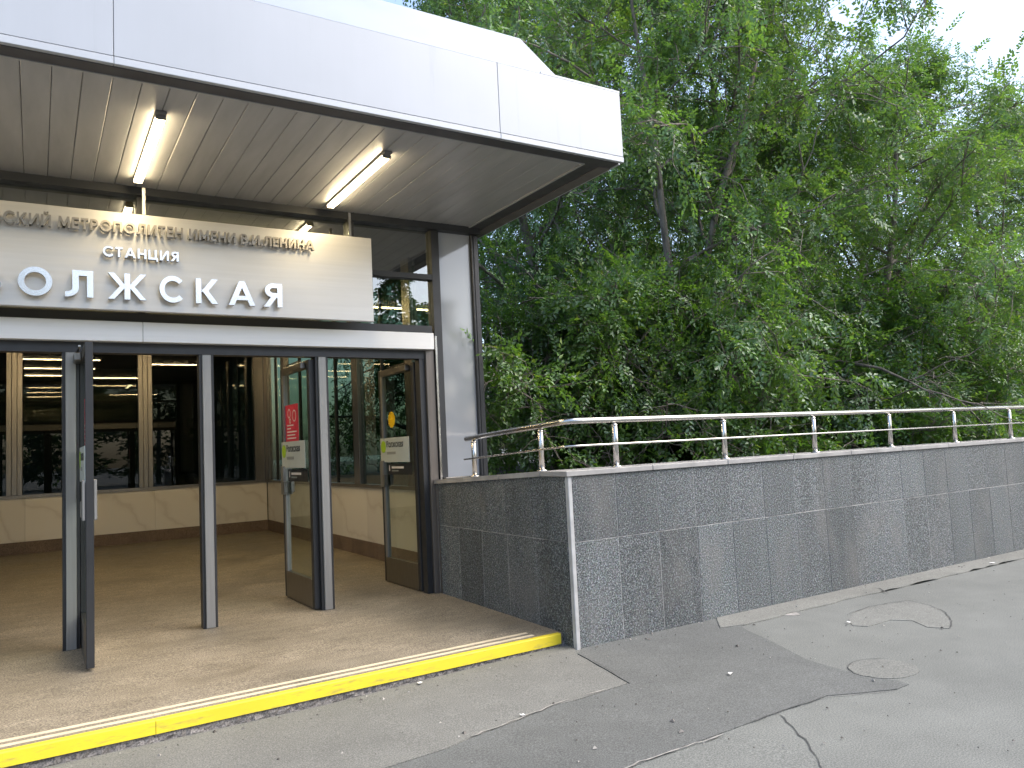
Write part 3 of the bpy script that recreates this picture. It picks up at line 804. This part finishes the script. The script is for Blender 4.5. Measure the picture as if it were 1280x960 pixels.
def strokes(ch):
    t = ST
    if ch == 'О': return 1.06, [('arc', arc(0.53, 0.5, 0.53, 0.53, 0, 360, n=40))]
    if ch == 'С': return 0.92, [('arc', arc(0.53, 0.5, 0.53, 0.53, 42, 318, n=32))]
    if ch == 'Л': return 0.84, [bar(0.84-t, 0, 0.84, 1), bar(0.20, 1-t, 0.84-t, 1), bar(0.20, 0.33, 0.20+t, 1-t), ('arc', arc(0.02, 0.33, 0.18+t, 0.33, -95, 0, n=12)), bar(-0.02, 0, 0.02, t*0.95)]
    if ch == 'Ж': return 1.30, [bar(0.65-t/2, 0, 0.65+t/2, 1), dia(0.0, 1, 0.40, 0.5), dia(0.0, 0, 0.40, 0.5), dia(1.30-t*1.08, 1, 0.69, 0.5), dia(1.30-t*1.08, 0, 0.69, 0.5)]
    if ch == 'К': return 0.82, [bar(0, 0, t, 1), dia(0.82-t*1.25, 1, t*0.95, 0.47, t*1.2), dia(0.82-t*1.25, 0, t*1.0, 0.56, t*1.2)]
    if ch == 'А': return 1.0, [dia(0.0, 0, 0.5-t*0.55, 1), dia(1.0-t*1.08, 0, 0.5-t*0.53, 1), bar(0.22, 0.22, 0.78, 0.22+t*0.9)]
    if ch in 'РЯВ':
        L = [bar(0, 0, t, 1)]
        if ch == 'В':
            L += [bar(t, 1-t, 0.36, 1), bar(t, 0.45, 0.36, 0.45+t*0.9), bar(t, 0, 0.38, t), ('arc', arc(0.34, 0.735, 0.28, 0.265, -90, 90, t*0.95, 16)), ('arc', arc(0.37, 0.29, 0.32, 0.29, -90, 90, t, 16))]
            return 0.70, L
        L += [bar(t, 1-t, 0.36, 1), bar(t, 0.40, 0.36, 0.40+t), ('arc', arc(0.35, 0.70, 0.33, 0.30, -90, 90, t, 18))]
        if ch == 'Р': return 0.68, L
        L += [dia(0.76-t*1.3, 0, 0.20, 0.44, t*1.2)]
        fl = lambda P_: [(0.76-x_, z_) for x_, z_ in P_]
        return 0.76, [('arc', [fl(q) for q in l_[1]]) if l_[0] == 'arc' else fl(l_) for l_ in L]
    if ch == 'М': return 1.04, [dia(0.0, 0, 0.06, 1, t), dia(1.04-t, 0, 0.98-t, 1, t), dia(0.06, 1, 0.52-t/2, 0.12, t*1.05), dia(0.98-t, 1, 0.52-t/2, 0.12, t*1.05)]
    if ch == 'Е': return 0.60, [bar(0, 0, t, 1), bar(t, 1-t, 0.6, 1), bar(t, 0, 0.6, t), bar(t, 0.5-t/2, 0.56, 0.5+t/2)]
    if ch == 'Т': return 0.66, [bar(0, 1-t, 0.66, 1), bar(0.33-t/2, 0, 0.33+t/2, 1-t)]
    if ch == 'П': return 0.78, [bar(0, 0, t, 1), bar(0.78-t, 0, 0.78, 1), bar(t, 1-t, 0.78-t, 1)]
    if ch == 'Н': return 0.80, [bar(0, 0, t, 1), bar(0.80-t, 0, 0.80, 1), bar(t, 0.5-t/2, 0.80-t, 0.5+t/2)]
    if ch in 'ИЙ':
        L = [bar(0, 0, t, 1), bar(0.84-t, 0, 0.84, 1), dia(t*0.2, 0.0, 0.84-t*1.25, 1, t*1.1)]
        if ch == 'Й': L.append(('arc', arc(0.42, 1.27, 0.22, 0.20, 190, 350, t*0.7, 10)))
        return 0.84, L
    if ch == 'Ц': return 0.90, [bar(0, 0, t, 1), bar(0.78-t, 0, 0.78, 1), bar(t, 0, 0.78-t, t), bar(0.78, 0, 0.90, t), bar(0.90-t*0.8, -0.18, 0.90, 0)]
    if ch == '.': return 0.2, [bar(0, 0, 0.2, 0.2)]
def place(ch, x0, x1, zb, h, depth, stand=0.03, mat='letter_steel'):
    """raised letter whose ink runs from x0 to x1 on baseline zb"""
    w, L = strokes(ch); kx = (x1-x0)/w; bm = bmesh.new(); y1 = SY-stand
    def pr(P_, y0):
        lo = [bm.verts.new((x0+a*kx, y1, zb+b_*h)) for a, b_ in P_]; hi = [bm.verts.new((x0+a*kx, y0, zb+b_*h)) for a, b_ in P_]
        bm.faces.new(hi); bm.faces.new(lo[::-1]); n = len(P_)
        for i in range(n): bm.faces.new((lo[i], lo[(i+1) % n], hi[(i+1) % n], hi[i]))
    for k_, st in enumerate(L):
        y0 = y1-depth-k_*0.0004
        if st[0] == 'arc':
            for q in st[1]: pr(q, y0)
        else: pr(st, y0)
    bmesh.ops.remove_doubles(bm, verts=bm.verts, dist=1e-5)
    # drop the inner walls left between the segments of an arc
    bm.verts.index_update(); dup = {}
    for f in bm.faces: dup.setdefault(tuple(sorted(v.index for v in f.verts)), []).append(f)
    kill = [f for fs in dup.values() if len(fs) > 1 for f in fs]
    if kill: bmesh.ops.delete(bm, geom=kill, context='FACES_ONLY')
    bmesh.ops.recalc_face_normals(bm, faces=bm.faces)
    for f in bm.faces: f.material_index = 0 if abs(f.normal.y) > 0.7 else 1
    me = bpy.data.meshes.new('letter'); bm.to_mesh(me); bm.free()
    me.materials.append(MAT[mat]); me.materials.append(MAT['letter_side'])
    o = link('letter', me, None, sign); SS(o); return o
def line(text, xa, xb, zb, h, depth, start=0, mat='letter_steel'):
    """lay the text out so that text[start] begins at xa and the last letter ends at xb"""
    pos = []; x = 0.0
    for ch in text:
        w = 0.42 if ch == ' ' else strokes(ch)[0]; pos.append((x, x+w)); x += w+(0.0 if ch == ' ' else 0.17 if ch != '.' else 0.1)
    s0, s1 = pos[start][0], pos[-1][1]; k_ = (xb-xa)/(s1-s0)
    for ch, (p0, p1) in zip(text, pos):
        q0, q1 = xa+(p0-s0)*k_, xa+(p1-s0)*k_
        if ch != ' ' and q0 > -3.5: place(ch, q0, q1, zb, h, depth, 0.03, mat)
T1 = 'МОСКОВСКИЙ МЕТРОПОЛИТЕН ИМЕНИ В.И.ЛЕНИНА'
line(T1, 0.147, 2.214, 3.506, 0.090, 0.055, T1.index('МЕТРО'), 'letter_dark')
line('СТАНЦИЯ', 0.462, 1.034, 3.300, 0.083, 0.05)
for ch, x0, x1 in (('В', -0.42, -0.225), ('О', -0.122, 0.108), ('Л', 0.199, 0.392), ('Ж', 0.497, 0.781), ('С', 0.882, 1.062), ('К', 1.168, 1.352), ('А', 1.438, 1.665), ('Я', 1.732, 1.905)):
    place(ch, x0, x1, 2.950, 0.216, 0.045, stand=0.035)

# ------------------------------------------------------------------ lamps
def lamp(name, cx, cy, z, length, alongx, tube, label, cat, group, drop=0.03):
    t = empty(name, (cx, cy, z)); tag(t, label, cat, group)
    L = length/2; w = 0.034
    def Q(n, m, l0, l1, w0, w1, za, zb, bev=0.0):
        a = (l0, l1, w0, w1, za, zb) if alongx else (w0, w1, l0, l1, za, zb)
        return box(n, m, *a, t, bev)
    Q('housing', 'lamp_housing', -L-0.05, L+0.02, -w, w, -0.022, 0.0, 0.003)
    Q('diffuser', tube, -L, L, -w+0.003, w-0.003, -0.046, -0.0225, 0.005)
    Q('end_cap', 'lamp_housing', L, L+0.018, -w, w, -0.049, -0.0225)
    Q('end_cap', 'lamp_housing', -L-0.018, -L, -w, w, -0.049, -0.0225)
    return t
lamp('canopy_lamp', 0.735, 6.35, ZSOF-0.0015, 1.40, False, 'tube_canopy', 'lit warm tube lamp under the canopy above the big letter Ж', 'lamp', 'tube lamps under the canopy')
lamp('canopy_lamp', 2.42, 6.38, ZSOF-0.0015, 1.40, False, 'tube_canopy', 'lit warm tube lamp under the canopy nearest the corner post', 'lamp', 'tube lamps under the canopy')
lamp('canopy_lamp', -0.95, 6.35, ZSOF-0.0015, 1.40, False, 'tube_canopy', 'unseen tube lamp added for its light under the canopy beyond the left edge', 'lamp', 'tube lamps under the canopy')  # assumed lamp out of view, kept for the light it adds here
HL = [(0.5, 12.7, 'farthest lit ceiling lamp reflected as a bar in the rear glass'), (0.5, 10.9, 'middle lit ceiling lamp inside the vestibule, reflected in the rear glass'),
      (0.5, 9.2, 'nearest lit ceiling lamp inside the vestibule, left of the open doors'), (2.9, 12.0, 'lit ceiling lamp inside the vestibule beside the glazed right wall'), (1.9, 8.6, 'lit ceiling lamp inside the vestibule just behind the sign')]
for x, y, lab in HL:
    lamp('hall_lamp', x, y, 4.044, 1.5, True, 'tube_hall', lab, 'lamp', 'ceiling lamps inside the vestibule')

# ------------------------------------------------------------------ trees
def mesh_np(name, V, Fq, mat):
    """V (n,3), Fq list of (k, array) polygons"""
    me = bpy.data.meshes.new(name)
    me.vertices.add(len(V)); me.vertices.foreach_set('co', np.asarray(V, np.float32).ravel())
    loops = np.concatenate([f.ravel() for k_, f in Fq]); tot = np.concatenate([np.full(len(f), k_) for k_, f in Fq])
    me.loops.add(len(loops)); me.loops.foreach_set('vertex_index', loops.astype(np.int32))
    me.polygons.add(len(tot)); st = np.concatenate([[0], np.cumsum(tot)[:-1]])
    me.polygons.foreach_set('loop_start', st.astype(np.int32)); me.polygons.foreach_set('loop_total', tot.astype(np.int32))
    me.update(calc_edges=True); me.validate()
    me.materials.append(MAT[mat]); return me
def tubes_np(name, paths, mat):
    """paths: list of (points (m,3), radii (m,), seg)"""
    Vs, Fs, off = [], [], 0
    for P_, r_, seg in paths:
        P_ = np.asarray(P_, float); d = np.gradient(P_, axis=0); d /= np.linalg.norm(d, axis=1)[:, None]+1e-9
        ref = np.where(np.abs(d[:, 2:3]) < 0.9, np.array([[0, 0, 1.]]), np.array([[1., 0, 0]]))
        u = np.cross(d, ref); u /= np.linalg.norm(u, axis=1)[:, None]+1e-9; w = np.cross(u, d)
        an = np.arange(seg)*2*np.pi/seg
        ring = P_[:, None]+(u[:, None]*np.cos(an)[None, :, None]+w[:, None]*np.sin(an)[None, :, None])*np.asarray(r_)[:, None, None]
        m = len(P_); Vs.append(ring.reshape(-1, 3))
        i_ = np.arange(m-1)[:, None]*seg; j = np.arange(seg)[None]; jn = (j+1) % seg
        Fs.append((np.stack([i_+j, i_+jn, i_+seg+jn, i_+seg+j], -1).reshape(-1, 4)+off)); off += m*seg
    me = mesh_np(name, np.concatenate(Vs), [(4, np.concatenate(Fs))], mat)
    me.polygons.foreach_set('use_smooth', np.ones(len(me.polygons), bool)); return me
def leaf_sprig(rg, n, length, ll, lw, droop):
    """one leafy twig along +x: n alternate leaves, each a folded kite"""
    V, Q = [], []
    for i in range(n):
        t = (i+0.6)/n; side = 1 if i % 2 else -1
        base = np.array([t*length, 0, -droop*t*t*length])
        a = side*rg.uniform(0.6, 1.15) if i < n-1 else rg.uniform(-0.2, 0.2)
        dv = np.array([math.cos(a), math.sin(a), rg.uniform(-0.45, 0.25)]); dv /= np.linalg.norm(dv)
        nv = np.array([rg.uniform(-0.5, 0.5), rg.uniform(-0.5, 0.5), 1.0]); sv = np.cross(nv, dv); sv /= np.linalg.norm(sv)
        up = np.cross(dv, sv)
        L_, W_ = ll*rg.uniform(0.7, 1.2), lw*rg.uniform(0.75, 1.15)
        k0 = len(V)
        V += [base, base+dv*L_*0.45+sv*W_+up*W_*0.35, base+dv*L_-up*L_*0.12, base+dv*L_*0.45-sv*W_+up*W_*0.35]
        Q += [[k0, k0+1, k0+2], [k0, k0+2, k0+3]]
    return np.array(V), np.array(Q)
def scatter_sprigs(rg, pos, dirs, scale, tmpl):
    """instances of the sprig templates at pos, pointing along dirs"""
    Vs, Fs, off = [], [], 0; N = len(pos); pick = rg.integers(0, len(tmpl), N)
    d = dirs/np.linalg.norm(dirs, axis=1)[:, None]
    rv = rg.normal(size=(N, 3))*0.55+np.array([0, 0, 1.0]); y = np.cross(rv, d); y /= np.linalg.norm(y, axis=1)[:, None]+1e-9; z = np.cross(d, y)
    for k_, (tv, tf) in enumerate(tmpl):
        s = np.where(pick == k_)[0]
        if len(s) == 0: continue
        X = (tv[None, :, 0:1]*d[s][:, None]+tv[None, :, 1:2]*y[s][:, None]+tv[None, :, 2:3]*z[s][:, None])*scale[s][:, None, None]+pos[s][:, None]
        Fs.append((tf[None]+(np.arange(len(s))*len(tv))[:, None, None]).reshape(-1, 3)+off); off += len(s)*len(tv)
        Vs.append(X.reshape(-1, 3))
    return np.concatenate(Vs), np.concatenate(Fs)
def wander(rg, p, d, L, n, wob, lift=0.0):
    pts = [np.array(p, float)]; d = np.array(d, float); d /= np.linalg.norm(d)
    for i in range(n):
        d = d+rg.normal(size=3)*wob+np.array([0, 0, lift]); d /= np.linalg.norm(d); pts.append(pts[-1]+d*L/n)
    return np.array(pts)
def build_tree(name, seed, H, spread, n_limb, n_br, n_tw, n_sp, leafmat, first=0.16, r0=0.13, ll=0.070, lw=0.019, stems=1, lowdroop=0.0, bare=0.12, sprig=0.30):
    rg = np.random.default_rng(seed); paths = []; SP, SD = [], []
    tm = [leaf_sprig(rg, int(rg.integers(9, 13)), sprig*rg.uniform(0.85, 1.2), ll, lw, rg.uniform(0.1, 0.5)) for _ in range(7)]
    for s_ in range(stems):
        a0 = rg.uniform(0, 6.28); lean = 0.06 if stems == 1 else 0.28
        tp = wander(rg, (0.12*s_*math.cos(a0), 0.12*s_*math.sin(a0), -0.15), (lean*math.cos(a0), lean*math.sin(a0), 1), H*0.93, 12, 0.07, 0.03)
        tr = r0*(1-0.93*np.linspace(0, 1, 13)**0.85)/(stems**0.5); tr[0] *= 1.35
        paths.append((tp, tr, 9))
        for li in range(n_limb//stems):
            t = first+(0.97-first)*((li+rg.uniform(0.1, 0.9))/(n_limb//stems)); f = t*12; i0 = min(int(f), 11)
            p = tp[i0]+(tp[i0+1]-tp[i0])*(f-i0); az = li*2.4+rg.uniform(-0.5, 0.5)+a0
            prof = math.sin(math.pi*min(1, max(0.0, (t-first)/(1-first))*0.72+0.26))**0.7
            L = spread*prof*rg.uniform(0.75, 1.2)
            up = rg.uniform(0.25, 0.9) if t > 0.35 else rg.uniform(-0.05, 0.5)
            lp = wander(rg, p, (math.cos(az), math.sin(az), up), L, 8, 0.16, 0.02 if t > 0.3 else -lowdroop)
            lr = np.linspace(max(0.012, tr[i0]*0.5), 0.008, 9); paths.append((lp, lr, 6))
            for bi in range(n_br):
                q = rg.uniform(0.18, 1.0); g_ = q*8; j0 = min(int(g_), 7); pb = lp[j0]+(lp[j0+1]-lp[j0])*(g_-j0)
                dl = lp[j0+1]-lp[j0]; dl = dl/np.linalg.norm(dl)
                db = dl*0.6+rg.normal(size=3)*0.62+np.array([0, 0, 0.12]); Lb = L*rg.uniform(0.25, 0.5)*(1.15-0.5*q)+0.25
                bp = wander(rg, pb, db, Lb, 5, 0.24, -0.03); paths.append((bp, np.linspace(0.010, 0.004, 6), 4))
                isbare = rg.uniform() < bare
                for ti in range(n_tw):
                    g2 = rg.uniform(0.15, 1)*5; k0 = min(int(g2), 4); pt = bp[k0]+(bp[k0+1]-bp[k0])*(g2-k0)
                    dt = (bp[k0+1]-bp[k0])/np.linalg.norm(bp[k0+1]-bp[k0])*0.5+rg.normal(size=3)*0.7
                    Lt = rg.uniform(0.25, 0.6); wp = wander(rg, pt, dt, Lt, 3, 0.25, -0.10)
                    paths.append((wp, np.linspace(0.0042, 0.002, 4), 3))
                    if isbare: continue
                    for si in range(n_sp):
                        g3 = rg.uniform(0.1, 1)*3; m0 = min(int(g3), 2); ps = wp[m0]+(wp[m0+1]-wp[m0])*(g3-m0)
                        ds = (wp[m0+1]-wp[m0]); ds = ds/np.linalg.norm(ds)*0.6+rg.normal(size=3)*0.6+np.array([0, 0, -0.18])
                        SP.append(ps); SD.append(ds)
    SP, SD = np.array(SP), np.array(SD); sc_ = rg.uniform(0.7, 1.25, len(SP))
    V, Fc = scatter_sprigs(rg, SP, SD, sc_, tm)
    wood = tubes_np('trunk', paths, 'bark'); crown = mesh_np('crown', V, [(3, Fc)], leafmat)
    return wood, crown
def put_tree(name, variant, x, y, z, rz, s, sz, label, cat, group):
    t = empty(name, (x, y, z)); t.rotation_euler.z = rz; t.scale = (s, s, sz); tag(t, label, cat, group)
    link('trunk', variant[0], None, t); link('crown', variant[1], None, t); return t
TV = [build_tree('tree', 11, 11.0, 3.4, 32, 11, 6, 4, 'leaf_green', lowdroop=0.05),
      build_tree('tree', 23, 10.0, 3.6, 32, 11, 6, 4, 'leaf_green', stems=2, lowdroop=0.08),
      build_tree('tree', 37, 9.0, 3.2, 28, 11, 6, 4, 'leaf_green', first=0.08, lowdroop=0.06)]
SV = [build_tree('shrub', 51, 2.7, 1.5, 18, 9, 6, 4, 'leaf_shrub', first=0.04, r0=0.035, stems=3, bare=0.18),
      build_tree('shrub', 63, 3.3, 1.7, 20, 9, 6, 4, 'leaf_shrub', first=0.03, r0=0.04, stems=4, bare=0.22)]
TREES = [(0, 7.7, 11.0, 0.4, 0.95, 1.08, 'tall leafy tree just right of the corner post behind the canopy'),
         (1, 8.3, 8.8, 1.9, 1.0, 1.02, 'tall leafy tree behind the second and third handrail posts'),
         (2, 10.4, 8.7, 3.0, 1.0, 1.05, 'leafy tree behind the middle of the handrail'),
         (2, 12.2, 8.0, 5.1, 0.9, 0.82, 'shorter tree behind the right end of the handrail'),
         (0, 10.6, 13.2, 2.2, 1.1, 1.12, 'tall tree standing behind the front row near picture centre'),
         (2, 13.4, 12.2, 0.9, 1.1, 1.0, 'second row tree below the upper right crowns, left of the open sky'),
         (0, 16.0, 10.6, 4.0, 1.0, 0.86, 'second row tree below the open sky at upper right'),
         (2, 16.4, 8.2, 0.3, 0.95, 0.80, 'dark low tree at the right picture edge'),
         (2, 8.2, 16.5, 5.5, 1.05, 1.32, 'tree whose top shows above the slanted canopy roof end'),
         (0, 20.5, 8.6, 1.2, 1.0, 0.75, 'small far tree at the right picture edge behind the dark low one'),
         (1, 8.0, 14.6, 3.6, 0.95, 1.05, 'tree seen dimly through the glazed side wall of the vestibule'),
         (2, 18.5, 15.0, 2.7, 1.2, 1.0, 'far tree filling gaps between the second row trees')]
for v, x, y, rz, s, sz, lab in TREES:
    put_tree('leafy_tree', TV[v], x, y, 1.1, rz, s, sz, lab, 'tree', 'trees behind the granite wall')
SHR = [(0, 6.15, 8.6, 0.3, 1.0, 'low shrub beside the corner post behind the side handrail'),
       (1, 6.9, 7.7, 1.4, 0.9, 'bushy shrub behind the second front handrail post'),
       (0, 8.2, 7.6, 2.6, 1.0, 'bright shrub behind the third front handrail post'),
       (1, 9.6, 7.7, 3.9, 0.95, 'shrub with bare twigs behind the fourth front handrail post'),
       (0, 11.0, 7.5, 5.0, 1.0, 'leafy shrub behind the fifth front handrail post'),
       (1, 12.6, 7.4, 0.9, 0.9, 'shrub behind the handrail at the right picture edge'),
       (1, 7.6, 9.6, 2.0, 1.1, 'shrub in the shade under the front row trees'),
       (0, 11.6, 9.6, 2.0, 1.2, 'shrub in the shade under the second row trees'),
       (1, 14.2, 8.0, 4.4, 1.1, 'shrub filling the shade at the far right behind the handrail'),
       (0, 9.6, 10.8, 0.2, 1.2, 'shaded shrub deep between the trunks')]
for v, x, y, rz, s, lab in SHR:
    put_tree('leafy_shrub', SV[v], x, y, 1.12, rz, s, s, lab, 'shrub', 'shrubs behind the granite wall')

# wood across the road behind the photographer, seen only mirrored in the glass
rg = np.random.default_rng(99); Vl, Fl, off, paths = [], [], 0, []
tmf = [leaf_sprig(rg, 9, 0.9, 0.36, 0.11, 0.2) for _ in range(4)]
for i in range(26):
    x = -48+i*4.6+rg.uniform(-1.2, 1.2); y = -30-rg.uniform(0, 9); H = rg.uniform(10.5, 17.5); con = rg.uniform() < 0.55
    paths.append((np.array([[x, y, 0], [x+0.1, y, H*0.5], [x, y, H*0.96]]), np.array([0.2, 0.13, 0.03]), 7))
    n = 800; t = rg.uniform(0.06, 1, n); rad = (2.6*(1-t)+0.15) if con else 3.2*np.sin(np.pi*np.clip(t*0.85+0.13, 0, 1))**0.7
    rr_ = rad*np.sqrt(rg.uniform(0.12, 1, n))*(0.8+0.35*np.sin(t*23+i)); a = rg.uniform(0, 6.283, n)
    pos = np.stack([x+rr_*np.cos(a), y+rr_*np.sin(a), t*H], 1); dr = np.stack([np.cos(a), np.sin(a), rg.uniform(-0.5, 0.6, n)], 1)
    V, Fc = scatter_sprigs(rg, pos, dr, rg.uniform(0.7, 1.2, n), tmf); Vl.append(V); Fl.append(Fc+off); off += len(V)
o = link('far_wood', mesh_np('far_wood', np.concatenate(Vl), [(3, np.concatenate(Fl))], 'leaf_far'), None)
tag(o, 'dark mixed wood across the road, seen mirrored in the transom glass', 'wood', kind='stuff')
link('trunks', tubes_np('trunks', paths, 'bark'), None, o)
